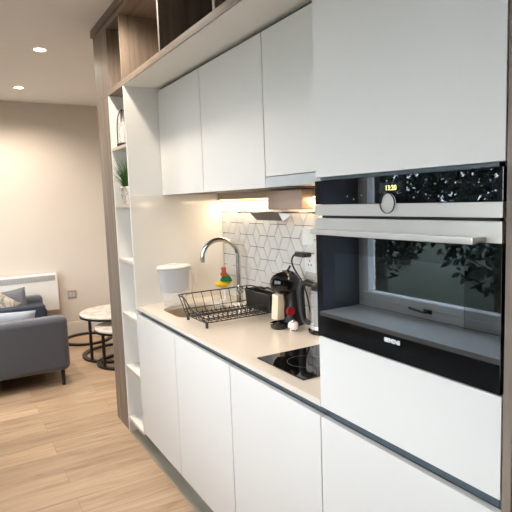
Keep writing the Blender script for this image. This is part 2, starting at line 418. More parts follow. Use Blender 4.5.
# the rest of the slab, with an opening for the hob left whole under the thin hob glass
add_box(wt, 0.0, .5995, .6, 1.75, WT0, WT1)
tag(obj('worktop', wt, M['worktop']), 'pale cream stone worktop running from the oven cabinet to the white end panel', 'worktop')
# sink bowl
sk = bm_new()
def ring(z, ins, r): return [sk.verts.new((x, y, z)) for x, y in rounded(SX0-.008+ins, SX1+.008-ins, SY0-.008+ins, SY1+.008-ins, r)]
levels = [(WT0-.0006, -.006, .11), (WT0-.0006, .001, .105), (WT0-.012, .002, .105), (.80, .006, .1), (.755, .012, .09), (.745, .03, .07), (.742, .06, .04)]
rs = [ring(*l) for l in levels]
for a, b2 in zip(rs, rs[1:]):
    for i in range(len(a)): sk.faces.new((a[i], a[(i+1) % len(a)], b2[(i+1) % len(a)], b2[i]))
sk.faces.new(rs[-1])
s_ = thing('sink', 'undermounted steel sink bowl with rounded corners, between the dish rack and the white end panel', 'sink', (.28, 2.07, .742))
so = obj('bowl', sk, M['sink'], s_)
md = so.modifiers.new('thickness', 'SOLIDIFY'); md.thickness = .0008; md.offset = -1
obj('drain', lathe([(0, .0), (.045, .0), (.045, .003), (.03, .004), (.028, .001), (0, .001)], (.28, 2.07, .7425), 32), M['chrome'], s_)

# hob
h = thing('induction_hob', 'narrow black glass hob set into the worktop', 'hob', (.3, .915, .91))
obj('glass_plate', box(.055, .565, .765, 1.07, .9102, .9142, bev=.001), M['hob'], h)
zn = bm_new()
for cx, r in ((.18, .07), (.42, .09)): add_lathe(zn, [(r, 0), (r+.0015, 0), (r+.0015, .0003), (r, .0003)], (cx, .92, .9142), 48, close=True)
obj('cooking_zone_marks', zn, mat('grey_zone_print', (90, 92, 96), .4), h)

# ------------------------------------------------------------------ end panel, gloss splash panel, tiles
e = thing('end_panel', 'tall white end panel at the far end of the worktop, glossy below the upper cabinets', 'panel', (.3, 2.41, .1))
obj('board', box(.0, .5995, 2.4, 2.418, .1, 2.1995, bev=.0008), M['white'], e)
obj('gloss_lining', box(.003, .5915, 2.3978, 2.3998, .911, 1.5665), M['gloss'], e)

sb = bm_new(); s = .078; th = .003
def clip(poly, y0, y1, z0, z1):
    for ax, lim, sg in ((0, y0, 1), (0, y1, -1), (1, z0, 1), (1, z1, -1)):
        out = []
        for i in range(len(poly)):
            p, q = poly[i], poly[(i+1) % len(poly)]
            ip, iq = (p[ax]-lim)*sg >= 0, (q[ax]-lim)*sg >= 0
            if ip: out.append(p)
            if ip != iq:
                k = (lim-p[ax])/(q[ax]-p[ax]); out.append((p[0]+(q[0]-p[0])*k, p[1]+(q[1]-p[1])*k))
        poly = out
        if len(poly) < 3: return None
    return poly
hh = s*math.sqrt(3)
def shrink(poly, g):
    n = len(poly); area = sum(poly[i][0]*poly[(i+1) % n][1]-poly[(i+1) % n][0]*poly[i][1] for i in range(n))
    if area < 0: poly = poly[::-1]
    res = []
    for i in range(n):
        p0, p1, p2 = Vector(poly[i-1]), Vector(poly[i]), Vector(poly[(i+1) % n])
        d1 = (p1-p0).normalized(); d2 = (p2-p1).normalized()
        n1 = Vector((-d1.y, d1.x)); n2 = Vector((-d2.y, d2.x)); bis = (n1+n2)
        if bis.length < 1e-6: return None
        bis.normalize(); k = g/max(.3, bis.dot(n1)); q = p1+bis*k; res.append((q.x, q.y))
    return res
TY0, TY1, TZ0, TZ1 = .602, 2.397, .9105, 1.5665
for ci in range(-1, 18):
    for ri in range(-1, 7):
        cy = TY0 + ci*1.5*s; cz = TZ0 + ri*hh + (hh/2 if ci % 2 else 0)
        V = [(cy + s*math.cos(PI/3*k), cz + s*math.sin(PI/3*k)) for k in range(6)]; c0 = (cy, cz)
        for k in (0, 2, 4):
            r_ = clip([c0, V[k], V[(k+1) % 6], V[(k+2) % 6]], TY0, TY1, TZ0, TZ1)
            if not r_: continue
            # drop near-duplicate points
            rr = [p for i, p in enumerate(r_) if (Vector(p)-Vector(r_[i-1])).length > .004]
            if len(rr) < 3: continue
            rr = shrink(rr, .0015)
            if not rr: continue
            A = [sb.verts.new((.5975, p[0], p[1])) for p in rr]; B = [sb.verts.new((.6005, p[0], p[1])) for p in rr]
            sb.faces.new(A); n = len(A)
            for i in range(n): sb.faces.new((A[i], B[i], B[(i+1) % n], A[(i+1) % n]))
tl = thing('tiled_splashback', 'white rhombus tiles with grey grout on the wall behind the tap and coffee machine', 'splashback', (.605, 1.5, .9105))
obj('tiles', sb, M['tile'], tl, smooth=False)
obj('grout_bed', box(.6, .611, .6, 2.3975, .9105, 1.5665), M['grout'], tl)

# ------------------------------------------------------------------ upper cabinets
XU = .2; UZ0, UZ1 = 1.567, 2.196
def upper_cabinet(y0, y1, label, dz=0):
    t = thing('wall_cabinet', label, 'kitchen cabinet', (.4, (y0+y1)/2, UZ0), 'white wall cabinets above the worktop')
    a, e = y0+D, y1-D
    c = box(XU+.022, .60, a, a+.018, UZ0+.001, UZ1); add_box(c, XU+.022, .60, e-.018, e, UZ0+.001, UZ1)
    add_box(c, XU+.022, .60, a+.018, e-.018, UZ0+.001+dz, UZ0+.019+dz); add_box(c, XU+.022, .60, a+.018, e-.018, UZ1-.018, UZ1); add_box(c, .585, .60, a+.018, e-.018, UZ0+.019+dz, UZ1-.018)
    obj('carcass', c, M['box_in'], t)
    obj('door', box(XU, XU+.02, a, e, UZ0+dz, UZ1-.018, bev=.0018), M['white'], t)
upper_cabinet(1.8, 2.397, 'white wall cabinet at the far end, touching the white end panel')
upper_cabinet(1.2, 1.8, 'white wall cabinet in the middle of the three wall cabinets')
upper_cabinet(.6, 1.2, 'white wall cabinet with the grey extractor strip below it, beside the tall cabinet', .044)
hd = thing('extractor_hood', 'slim pull-out extractor hood with grey front strip below the nearest wall cabinet', 'extractor hood', (.4, .9, 1.5675))
obj('front_strip', box(XU-.001, XU+.02, .602, 1.1985, 1.5675, 1.6085, bev=.002), mat('grey_hood_front', (190, 196, 196), .35), hd)
obj('underside', box(XU+.023, .56, .625, 1.175, 1.571, 1.605), M['steel'], hd)

ls = thing('under_cabinet_batten', 'beige batten with a warm light strip, along the wall directly beneath the wall cabinets', 'light strip', (.585, 1.5, 1.5265))
obj('batten', box(.575, .597, .62, 2.396, 1.5265, 1.5665, bev=.001), M['beige'], ls)
obj('diffuser', box(.578, .594, .65, 2.38, 1.521, 1.526, bev=.001), M['led'], ls)
for yc in (.95, 1.45, 1.95, 2.25):
    l = bpy.data.lights.new('led_lamp', 'AREA'); l.shape = 'RECTANGLE'; l.size = .012; l.size_y = .3; l.energy = .85; l.color = (1, .80, .54)
    lo = bpy.data.objects.new('led_lamp', l); C.objects.link(lo); lo.parent = ls; lo.location = Vector((.575, yc, 1.517)) - ls.location; lo.rotation_euler = (0, math.radians(12), 0)
# metal box, rail and dark slanted plate below the cabinets
tag(obj('metal_box', box(.50, .574, 1.375, 1.675, 1.466, 1.5655, bev=.006, seg=3), M['taupe']), 'rose-beige horizontal metal box tucked under the wall cabinets', 'box')
rl = thing('wall_rail', 'thin dark rail on the tiles below the beige metal box', 'rail', (.585, 1.75, 1.447))
obj('rod', tube([(.583, 1.38, 1.447), (.583, 2.17, 1.447)], .0022), M['black_metal'], rl)
for y in (1.40, 2.15): obj('wall_bracket', tube([(.583, y, 1.447), (.5972, y, 1.447)], .004), M['black_metal'], rl)
vs = thing('slanted_plate', 'dark grey slanted plate hanging below the beige metal box, with a white triangle for its lit end', 'plate', (.47, 1.62, 1.41))
b = prism([(.45, 1.4495), (.4535, 1.4515), (.4935, 1.4135), (.490, 1.4115)], 'Y', 1.50, 1.772)
obj('dark_face', b, M['darkplate'], vs)
obj('lit_end', prism([(1.385, 1.446), (1.497, 1.452), (1.462, 1.412)], 'X', .45, .456), M['white_plastic'], vs)  # white triangle stands in for light on the plate
for y in (1.55, 1.70): obj('hanger', tube([(.452, y, 1.4505), (.52, y, 1.4505), (.583, y, 1.4475)], .002), M['black_metal'], vs)

# ------------------------------------------------------------------ grey oak open shelving above and the tall open shelf column
u = thing('overhead_shelving', 'grey oak open compartments running above the whole kitchen', 'shelving', (.3, 1.5, 2.2))
obj('bottom_board', box(0, .60, -.022, 3.02, 2.2005, 2.235, bev=.001), M['wood_h'], u)
obj('white_soffit', box(.003, .60, .602, 2.40, 2.1965, 2.2003), M['white_in'], u)
obj('top_board', box(0, .60, -.022, 3.02, 2.60, 2.63), M['wood_h'], u)
obj('cornice', box(-.012, .60, -.03, 3.034, 2.6305, 2.6785, bev=.002), M['wood_h'], u)
obj('back_board', box(.585, .60, -.02, 3.0, 2.2355, 2.5995), M['wood_v'], u)
for y0, y1 in ((-.022, -.004), (.60, .618), (1.195, 1.217), (1.785, 1.805), (2.412, 2.43)):
    obj('divider', box(0, .584, y0, y1, 2.2355, 2.5995, bev=.001), M['wood_v'], u)
obj('end_stile', box(0, .584, 2.69, 3.02, 2.2355, 2.5995, bev=.001), M['wood_v'], u)

k = thing('open_shelf_column', 'tall narrow white shelf column edged by a wide grey oak upright', 'shelving', (.2, 2.7, 0))
obj('oak_upright', box(0, .60, 2.741, 3.02, 0, 2.1998, bev=.0015), M['wood_v'], k)
sd = box(.0, .34, 2.7215, 2.7405, .0, 2.1998)
obj('side_board', sd, M['white_in'], k)
obj('back_board', box(.325, .34, 2.4185, 2.721, .09, 2.1998), M['white_in'], k)
for z in (.098, .455, .812, 1.168, 1.511, 1.865):
    so = obj('shelf', box(.0012, .3245, 2.4186, 2.721, z-.009, z+.009), M['white_in'], k)
    obj('edge_band', box(.0, .0012, 2.4186, 2.721, z-.009, z+.009), M['edge'], so)

# lantern on the top shelf
zl = 1.8745
ln = thing('lantern', 'black wire lantern with a white candle on the topmost shelf of the column', 'lantern', (.045, 2.60, zl))
obj('base', lathe([(0, 0), (.042, 0), (.044, .004), (.044, .016), (.036, .022), (0, .022)], (.045, 2.6, zl), 32), M['black_metal'], ln)
for a in (PI/2, PI/9):
    P = []
    for i in range(25):
        q = PI*i/24; rr = .046*math.cos(q); zz = .018 + .205*math.sin(q)**.55
        P.append((.045+rr*math.cos(a), 2.6+rr*math.sin(a), zl+zz))
    obj('hoop', tube(P, .0036), M['black_metal'], ln)
obj('candle', lathe([(0, .022), (.02, .022), (.02, .12), (.017, .123), (0, .122)], (.045, 2.6, zl), 24), M['candle'], ln)
obj('glass_jar', lathe([(.028, .022), (.0295, .022), (.0295, .15), (.028, .15)], (.045, 2.6, zl), 24, close=True), M['clear'], ln)

# potted grass
zp = 1.5205; px, py = .05, 2.585
pt = thing('potted_grass', 'small green grassy plant in a marbled white pot on the second shelf', 'plant', (px, py, zp))
obj('pot', lathe([(0, 0), (.036, 0), (.04, .005), (.054, .105), (.052, .108), (.048, .104), (.046, .085), (0, .085)], (px, py, zp), 32), M['pot'], pt)
gb = bm_new()
for i in range(170):
    a = random.uniform(0, 2*PI); L = random.uniform(.17, .29); r0 = random.uniform(0, .03); ln_ = random.uniform(.25, 1.0)
    dx, dy = math.cos(a), math.sin(a); prev = None; w = .0036
    for j in range(6):
        s_j = j/5; out_ = r0 + L*ln_*.75*s_j**1.5; up_ = .08 + L*(s_j - ln_*.75*s_j**2.3)
        X = px+dx*out_; Y = min(2.712, max(2.425, py+dy*out_)); Z = zp+up_
        ww = w*(1-s_j*.85); pa = gb.verts.new((X-dy*ww, Y+dx*ww, Z)); pb = gb.verts.new((X+dy*ww, Y-dx*ww, Z))
        if prev: gb.faces.new((prev[0], prev[1], pb, pa))
        prev = (pa, pb)
obj('grass_blades', gb, M['leaf'], pt)

# ------------------------------------------------------------------ things on the worktop
ZT = .9101
# water filter jug
jx, jy = .198, 2.27
j = thing('water_filter_jug', 'white translucent water filter jug standing by the glossy end panel', 'jug', (jx, jy, ZT))
def oval_loft(levels, c, n=40):
    bm = bm_new(); R = []
    for z, rx, ry, ox in levels:
        R.append([bm.verts.new((c[0]+ox+rx*math.cos(2*PI*i/n), c[1]+ry*math.sin(2*PI*i/n), c[2]+z)) for i in range(n)])
    for a, b_ in zip(R, R[1:]):
        for i in range(n): bm.faces.new((a[i], a[(i+1) % n], b_[(i+1) % n], b_[i]))
    bm.faces.new(R[0][::-1]); bm.faces.new(R[-1]); return bm
obj('body', oval_loft([(0, .066, .05, 0), (.006, .07, .053, 0), (.06, .076, .057, 0), (.08, .09, .062, 0), (.16, .098, .066, 0), (.225, .102, .067, 0)], (jx, jy, ZT)), M['clear'], j)
obj('funnel', oval_loft([(.078, .05, .03, 0), (.084, .078, .048, 0), (.12, .086, .056, 0), (.20, .094, .061, 0), (.218, .097, .063, 0)], (jx, jy, ZT)), M['water'], j)
lid = obj('lid', oval_loft([(.2255, .105, .069, 0), (.233, .106, .07, 0), (.241, .098, .064, 0), (.244, .07, .045, 0)], (jx, jy, ZT)), M['white_plastic'], j)
obj('flap', box(jx-.03, jx+.02, jy-.02, jy+.02, ZT+.246, ZT+.252, bev=.002), M['white_plastic'], lid)
obj('handle', tube([(jx+.09, jy, ZT+.218), (jx+.12, jy, ZT+.212), (jx+.128, jy, ZT+.18), (jx+.124, jy, ZT+.11), (jx+.11, jy, ZT+.06), (jx+.07, jy, ZT+.05)], [.008, .009, .009, .009, .008, .006]), M['clear'], j)

# tap
tx, ty = .535, 2.085
tp = thing('kitchen_tap', 'tall chrome swan-neck tap behind the sink', 'tap', (tx, ty, ZT))
obj('base', lathe([(0, 0), (.026, 0), (.026, .006), (.022, .01), (.02, .05), (.02, .1), (.016, .108), (0, .108)], (tx, ty, ZT), 32), M['chrome'], tp)
P = [(tx, ty, ZT+.1), (tx, ty, ZT+.18), (tx, ty, ZT+.25)]
TR = .106; dxn, dyn = -.93, .36
for i in range(1, 19):
    a = PI*i/18*.98; P.append((tx+dxn*TR*(1-math.cos(a)), ty+dyn*TR*(1-math.cos(a)), ZT+.278+TR*math.sin(a)))
P.append((P[-1][0], P[-1][1], P[-1][2]-.03))
obj('spout', tube(P, .0138, 14), M['chrome'], tp)
obj('lever', tube([(tx, ty-.02, ZT+.07), (tx, ty-.045, ZT+.075), (tx-.02, ty-.075, ZT+.1)], [.012, .008, .006], 12), M['chrome'], tp)

# sponge holder by the corner
sh = thing('sponge_holder', 'small holder with yellow sponge, green scourer and red knob beside the tap', 'sponge holder', (.50, 2.20, ZT))
hx, hy, hz = .50, 2.21, .985
b = lathe([(0, 0), (.03, 0), (.03, .004), (.006, .008), (.005, .07), (0, .07)], (hx, hy, ZT), 24)
add_lathe(b, [(0, 0), (.03, .001), (.046, .012), (.045, .014), (.028, .004), (0, .003)], (hx, hy, ZT+.069), 32)
obj('stand', b, M['white_plastic'], sh)
y_ = bm_new(); bmesh.ops.create_uvsphere(y_, u_segments=24, v_segments=14, radius=1)
for v in y_.verts: v.co = Vector((hx+v.co.x*.052-.012, hy+v.co.y*.028, ZT+.101+v.co.z*.022+.35*v.co.x**2*.02))
obj('yellow_sponge', y_, M['yellow'], sh)
obj('green_scourer', lathe([(0, 0), (.038, 0), (.035, .012), (.024, .03), (.016, .036), (0, .036)], (hx+.012, hy, ZT+.118), 20), M['green'], sh)
obj('red_knob', lathe([(0, 0), (.02, 0), (.022, .012), (.014, .022), (.013, .032), (.016, .042), (.013, .052), (0, .055)], (hx-.002, hy, ZT+.1535), 20), M['brick_red'], sh)

# dish rack
rk = thing('dish_rack', 'black wire dish rack standing on the worktop right beside the sink', 'dish rack', (.29, 1.75, ZT))
bx0, bx1, by0, by1 = .095, .49, 1.62, 1.87; tx0, tx1, ty0, ty1 = .066, .512, 1.595, 1.905
zb, z1, z2 = ZT+.028, ZT+.072, ZT+.118
def loop_pts(x0, x1, y0, y1, zf, r=.03, n=5):
    return [(x, y, zf(x, y)) for x, y in rounded(x0, x1, y0, y1, r, n)]
def ztop(x, y):   # far side stands higher than the near side, with a wave between
    s_ = (y-ty0)/(ty1-ty0); s_ = max(0, min(1, (s_-.35)/.4)); s_ = s_*s_*(3-2*s_); return ZT+.08+(.05)*s_
P = []
base_pts = rounded(tx0, tx1, ty0, ty1, .025, 4)
for i in range(len(base_pts)):
    a, c_ = base_pts[i], base_pts[(i+1) % len(base_pts)]
    m = 12 if math.dist(a, c_) > .1 else 1
    for q in range(m):
        x = a[0]+(c_[0]-a[0])*q/m; y = a[1]+(c_[1]-a[1])*q/m; P.append((x, y, ztop(x, y)))
obj('top_rim', tube(P, .0034, 6, True), M['black_metal'], rk)
obj('middle_rim', tube(loop_pts(.083, .5, 1.607, 1.887, lambda x, y: ZT+.052), .002, 6, True), M['black_metal'], rk)
obj('base_rim', tube(loop_pts(bx0, bx1, by0, by1, lambda x, y: zb), .0028, 6, True), M['black_metal'], rk)
w_ = bm_new()
for i in range(15):
    x = bx0+.015+(bx1-bx0-.03)*i/14; xt = tx0+.03+(tx1-tx0-.06)*i/14
    add_tube(w_, [(xt, ty0, ztop(0, ty0)), (x, by0, zb), (x, by1, zb), (xt, ty1, ztop(0, ty1))] if i % 2 == 0 else [(x, by0, zb), (x, by1, zb)], .0021, 5)
    add_tube(w_, [(x, 1.66, zb), (x, 1.672, zb+.026), (x, 1.684, zb)], .0019, 5)
    add_tube(w_, [(x, 1.79, zb), (x, 1.802, zb+.026), (x, 1.814, zb)], .0019, 5)
for y in (1.66, 1.684, 1.79, 1.814): add_tube(w_, [(bx0, y, zb), (bx1, y, zb)], .0021, 5)
for i in range(6):
    y = by0+.015+(by1-by0-.03)*i/5; yt = ty0+.03+(ty1-ty0-.06)*i/5
    for xb_, xt_ in ((bx0, tx0), (bx1, tx1)): add_tube(w_, [(xb_, y, zb), (xt_, yt, ztop(0, yt))], .0021, 5)
obj('wire_grid', w_, M['black_metal'], rk)
for x, y in ((bx0+.01, by0+.01), (bx0+.01, by1-.01), (bx1-.01, by0+.01), (bx1-.01, by1-.01)):
    # the far pair reaches the worktop beyond the bowl edge on a longer arm
    obj('foot', lathe([(0, 0), (.0075, 0), (.0075, .028), (0, .03)], (x, y, ZT), 14), M['black'], rk)
ct = thing('cutlery_holder', 'black plastic cutlery holder at the right end of the dish rack', 'cutlery holder', (.465, 1.68, .946))
def taper_box(x0, x1, y0, y1, z0, z1, fl, w=.003):
    bm = bm_new(); L = []
    for z, g, i in ((z0, 0, 0), (z1, fl, 0), (z1, fl, w), (z0+w, 0, w)):
        L.append([bm.verts.new((x, y, z)) for x, y in rounded(x0-g+i, x1+g-i, y0-g+i, y1+g-i, .012, 3)])
    for a, b_ in zip(L, L[1:]):
        for i in range(len(a)): bm.faces.new((a[i], a[(i+1) % len(a)], b_[(i+1) % len(a)], b_[i]))
    bm.faces.new(L[0][::-1]); bm.faces.new(L[-1]); return bm
obj('tub', taper_box(.436, .486, 1.585, 1.83, .946, 1.038, .006), M['black'], ct)
obj('rim', tube([(x, y, 1.038) for x, y in rounded(.428, .494, 1.577, 1.838, .014, 4)], .0035, 8, True), M['black'], ct)
obj('hook', tube([(.46, 1.838, 1.034), (.46, 1.86, 1.045), (.46, 1.868, 1.02)], .004), M['black'], ct)
# small black things seen behind the rack: a brush pot lid
bl = thing('dish_brush', 'black dish brush lying across the back of the dish rack', 'brush', (.53, 1.86, ZT))
obj('head', box(.50, .56, 1.83, 1.88, ZT+.10, ZT+.125, bev=.008), M['black'], bl)
obj('bristle_stand', lathe([(0, 0), (.024, 0), (.02, .1), (0, .1)], (.53, 1.855, ZT), 20), M['black'], bl)
obj('handle', tube([(.54, 1.83, ZT+.115), (.55, 1.78, ZT+.128), (.55, 1.72, ZT+.118), (.54, 1.68, ZT+.125)], .006), M['black'], bl)

# capsule coffee machine, round head facing the room
mx_, my_ = .44, 1.44
cm = thing('coffee_machine', 'black round-headed capsule coffee machine with red side and cream front', 'coffee machine', (mx_, my_, ZT))
def ell(c, r, u=32, v=20):
    bm = bm_new(); bmesh.ops.create_uvsphere(bm, u_segments=u, v_segments=v, radius=1)
    for q in bm.verts: q.co = Vector((c[0]+q.co.x*r[0], c[1]+q.co.y*r[1], c[2]+q.co.z*r[2]))
    return bm
obj('head', ell((mx_, my_, ZT+.21), (.078, .062, .060)), M['black_gloss'], cm)
bd = bm_new(); R = []
for z, cx, rx, ry in ((0, .03, .065, .052), (.02, .03, .068, .054), (.055, .04, .048, .045), (.11, .045, .042, .042), (.16, .038, .05, .045), (.20, .02, .062, .05)):
    R.append([bd.verts.new((mx_+cx+rx*math.cos(2*PI*i/32), my_+ry*math.sin(2*PI*i/32), ZT+z)) for i in range(32)])
for a, b_ in zip(R, R[1:]):
    for i in range(32): bd.faces.new((a[i], a[(i+1) % 32], b_[(i+1) % 32], b_[i]))
bd.faces.new(R[0][::-1]); bd.faces.new(R[-1])
obj('body', bd, M['black'], cm)
obj('drip_tray', lathe([(0, 0), (.038, 0), (.043, .005), (.045, .026), (.04, .028), (.038, .023), (0, .023)], (mx_-.054, my_-.022, ZT), 36), M['black_gloss'], cm)
obj('cream_front', prism([(mx_-.062, ZT+.034), (mx_-.018, ZT+.034), (mx_-.022, ZT+.155), (mx_-.052, ZT+.155)], 'Y', my_-.014, my_+.04, bev=.004), M['cream'], cm)
obj('red_cup_stand', lathe([(0, -.008), (.021, -.008), (.023, -.003), (.019, .006), (0, .006)], (mx_-.008, my_-.048, ZT+.078), 28, 'Y'), M['red'], cm)
obj('lever', tube([(mx_+.01, my_, ZT+.262), (mx_+.02, my_-.01, ZT+.282), (mx_+.022, my_-.012, ZT+.29)], .005), M['black'], cm)

# little patterned ball beside the drip tray
mb = mat('patterned_ball', (235, 230, 226), .3)
nt = mb.node_tree; vr = nt.nodes.new('ShaderNodeTexVoronoi'); vr.inputs['Scale'].default_value = 60; tc_ = nt.nodes.new('ShaderNodeTexCoord')
rp = nt.nodes.new('ShaderNodeValToRGB'); rp.color_ramp.interpolation = 'CONSTANT'; rp.color_ramp.elements[0].color = srgb((140, 40, 40)); rp.color_ramp.elements[1].position = .4; rp.color_ramp.elements[1].color = srgb((238, 232, 226))
nt.links.new(tc_.outputs['Object'], vr.inputs['Vector']); nt.links.new(vr.outputs['Distance'], rp.inputs['Fac']); nt.links.new(rp.outputs['Color'], nt.nodes['Principled BSDF'].inputs['Base Color'])
rp.color_ramp.elements[1].position = .35
cb = thing('patterned_pod', 'small white and red patterned pod next to the coffee machine tray', 'pod', (.405, 1.33, ZT))
obj('shell', lathe([(0, 0), (.014, 0), (.024, .012), (.026, .024), (.022, .038), (.012, .046), (0, .048)], (.405, 1.33, ZT), 28), mb, cb)
obj('top_ring', lathe([(.008, 0), (.013, 0), (.012, .004), (.008, .004)], (.405, 1.33, ZT+.046), 20, close=True), M['chrome'], cb)

# kettle
kx, ky = .505, 1.225
kt = thing('electric_kettle', 'black and glass electric kettle between the coffee machine and the oven cabinet', 'kettle', (kx, ky, ZT))
obj('power_base', lathe([(0, 0), (.07, 0), (.074, .004), (.074, .013), (.068, .02), (0, .02)], (kx, ky, ZT), 40), M['black_gloss'], kt)
obj('steel_band', lathe([(0, .0205), (.067, .0205), (.068, .03), (.066, .036), (0, .036)], (kx, ky, ZT), 40), M['steel'], kt)
obj('glass_body', lathe([(0, .0365), (.065, .0365), (.063, .09), (.057, .18), (.056, .195), (0, .195)], (kx, ky, ZT), 40), M['glassbody'], kt)
obj('lid', lathe([(0, .1955), (.057, .1955), (.057, .215), (.046, .225), (0, .228)], (kx, ky, ZT), 40), M['black'], kt)
ang = math.radians(122)
def kp(r, z): return (kx+math.cos(ang)*r, ky+math.sin(ang)*r, ZT+z)
hn = tube([kp(.04, .212), kp(.08, .224), kp(.106, .216), kp(.114, .19), kp(.112, .13), kp(.108, .08), kp(.1, .045), kp(.062, .034)], [.013, .015, .017, .018, .018, .017, .015, .011], 14)
obj('handle', hn, M['black'], kt)
obj('spout', prism([(kx+.045, ZT+.17), (kx+.085, ZT+.2), (kx+.045, ZT+.2)], 'Y', ky-.016, ky+.016, bev=.002), M['black'], kt)

# sockets on the tiles
def wall_socket(y, z, w, hgt, label, holes=True):
    t = thing('wall_socket', label, 'socket', (.597, y, z))
    obj('plate', box(.588, .5973, y-w/2, y+w/2, z-hgt/2, z+hgt/2, bev=.002), M['white_plastic'], t)
    hb = bm_new()
    if holes:
        for yy in ((y-.036, y+.036) if w > .1 else (y,)):
            for q, r in ((0, .014), (-.011, -.006), (.011, -.006)):
                add_box(hb, .5872, .5882, yy+q-.003, yy+q+.003, z+r-.005, z+r+.003)
        obj('holes', hb, M['black'], t)
    return t
wall_socket(1.44, 1.198, .086, .086, 'white wall socket above the kettle with a black plug in it')
sw = wall_socket(1.455, 1.33, .086, .086, 'blank white plate on the tiles above the socket', False)
obj('centre_cap', box(.5865, .588, 1.435, 1.475, 1.31, 1.35, bev=.0006), M['white_plastic'], sw)
pl = thing('plug_and_cable', 'black plug in the wall socket with a cable looping down behind the kettle', 'cable', (.56, 1.46, 1.235))
obj('plug', box(.535, .5865, 1.42, 1.50, 1.232, 1.254, bev=.006), M['black'], pl)
P = [(.56, 1.50, 1.242), (.556, 1.53, 1.236), (.552, 1.545, 1.205), (.548, 1.52, 1.17), (.545, 1.47, 1.13), (.54, 1.43, 1.10), (.54, 1.40, 1.04), (.545, 1.39, .98), (.55, 1.39, .93), (.55, 1.39, ZT+.006)]
cab = []
for i in range(len(P)-1):
    for q in range(4):
        a, b_, c_, d_ = [Vector(P[max(0, min(len(P)-1, i+o_))]) for o_ in (-1, 0, 1, 2)]; t_ = q/4
        cab.append(.5*((2*b_)+(c_-a)*t_+(2*a-5*b_+4*c_-d_)*t_*t_+(3*b_-a-3*c_+d_)*t_**3))
cab.append(Vector(P[-1]))
obj('cable', tube(cab, .0042), M['black'], pl)

# ------------------------------------------------------------------ living area
rd = thing('panel_heater', 'white electric panel heater with grey grille on the far wall', 'heater', (-.5, YW-.06, .345))
obj('casing', box(-.98, .075, YW-.1, YW-.02, .345, .77, bev=.012, seg=3), M['heater'], rd)
g = box(-.93, .045, YW-.103, YW-.0995, .69, .75)
obj('grille_backing', g, M['grille'], rd)
g = bm_new()
for i in range(60):
    x = -.925+.97*i/60; add_box(g, x, x+.004, YW-.1055, YW-.103, .693, .747)
obj('grille_bars', g, mat('grille_bar_grey', (186, 187, 186), .5), rd)
obj('wall_bracket', box(-.8, -.1, YW-.02, YW-.0005, .45, .65), M['grille'], rd)
so_ = thing('light_switch', 'grey metal switch plate on the far wall to the right of the heater', 'switch', (.235, YW-.01, .49))
obj('plate', box(.188, .282, YW-.012, YW-.0005, .442, .536, bev=.003), mat('satin_plate', (176, 170, 164), .35, metal=.5), so_)
for x in (.2, .24): obj('rocker', box(x, x+.03, YW-.016, YW-.012, .46, .518, bev=.002), mat('rocker_grey', (188, 184, 178), .4), so_)

def cushion(w, h, th, mtx, n=14):
    bm = bm_new(); G = {}
    for sgn in (1, -1):
        for i in range(n+1):
            for j_ in range(n+1):
                u_, v_ = i/n*2-1, j_/n*2-1
                if sgn == -1 and (i in (0, n) or j_ in (0, n)): G[sgn, i, j_] = G[1, i, j_]; continue
                e_ = ((1-u_**4)*(1-v_**4))**.6 if abs(u_) < 1 and abs(v_) < 1 else 0
                k_ = 1-.06*(1-abs(u_)**2)*abs(v_)**3-.0; k2 = 1-.06*(1-abs(v_)**2)*abs(u_)**3
                G[sgn, i, j_] = bm.verts.new((u_*w/2*k2, sgn*th/2*e_, v_*h/2*k_))
    for sgn in (1, -1):
        for i in range(n):
            for j_ in range(n):
                q = [G[sgn, i, j_], G[sgn, i+1, j_], G[sgn, i+1, j_+1], G[sgn, i, j_+1]]
                bm.faces.new(q if sgn == -1 else q[::-1])
    bmesh.ops.recalc_face_normals(bm, faces=bm.faces[:])
    bmesh.ops.transform(bm, matrix=mtx, verts=bm.verts[:]); return bm

# near sofa, its back to the kitchen
sf = thing('grey_sofa', 'grey fabric sofa with black legs, its back turned to the kitchen', 'sofa', (-.6, 4.3, 0))
obj('back', box(-1.10, -.135, 3.93, 4.09, .13, .595, bev=.05, seg=6), M['sofa'], sf)
obj('arm', box(-.285, -.150, 4.10, 4.72, .11, .47, bev=.04, seg=6), M['sofa'], sf)
obj('arm', box(-1.10, -.95, 4.10, 4.72, .11, .47, bev=.04, seg=6), M['sofa'], sf)
obj('seat_base', box(-.945, -.29, 4.095, 4.70, .11, .28, bev=.02, seg=3), M['sofa'], sf)
for x0, x1 in ((-.94, -.295),): obj('seat_cushion', box(x0, x1, 4.10, 4.73, .285, .42, bev=.04, seg=5), M['sofa'], sf)
for x, y in ((-.20, 3.965), (-1.02, 3.965), (-.215, 4.67), (-1.02, 4.67)):
    obj('leg', tube([(x, y, .0), (x, y, .135)], [.014, .017], 12), M['black_metal'], sf)
c1 = obj('cushion', cushion(.52, .24, .13, Matrix.Translation((-.61, 4.22, .525)) @ Matrix.Rotation(math.radians(4), 4, 'Y') @ Matrix.Rotation(math.radians(-14), 4, 'X')), M['cush_blue'])
tag(c1, 'pale blue-grey cushion showing over the back of the near grey sofa', 'cushion', 'sofa cushions')

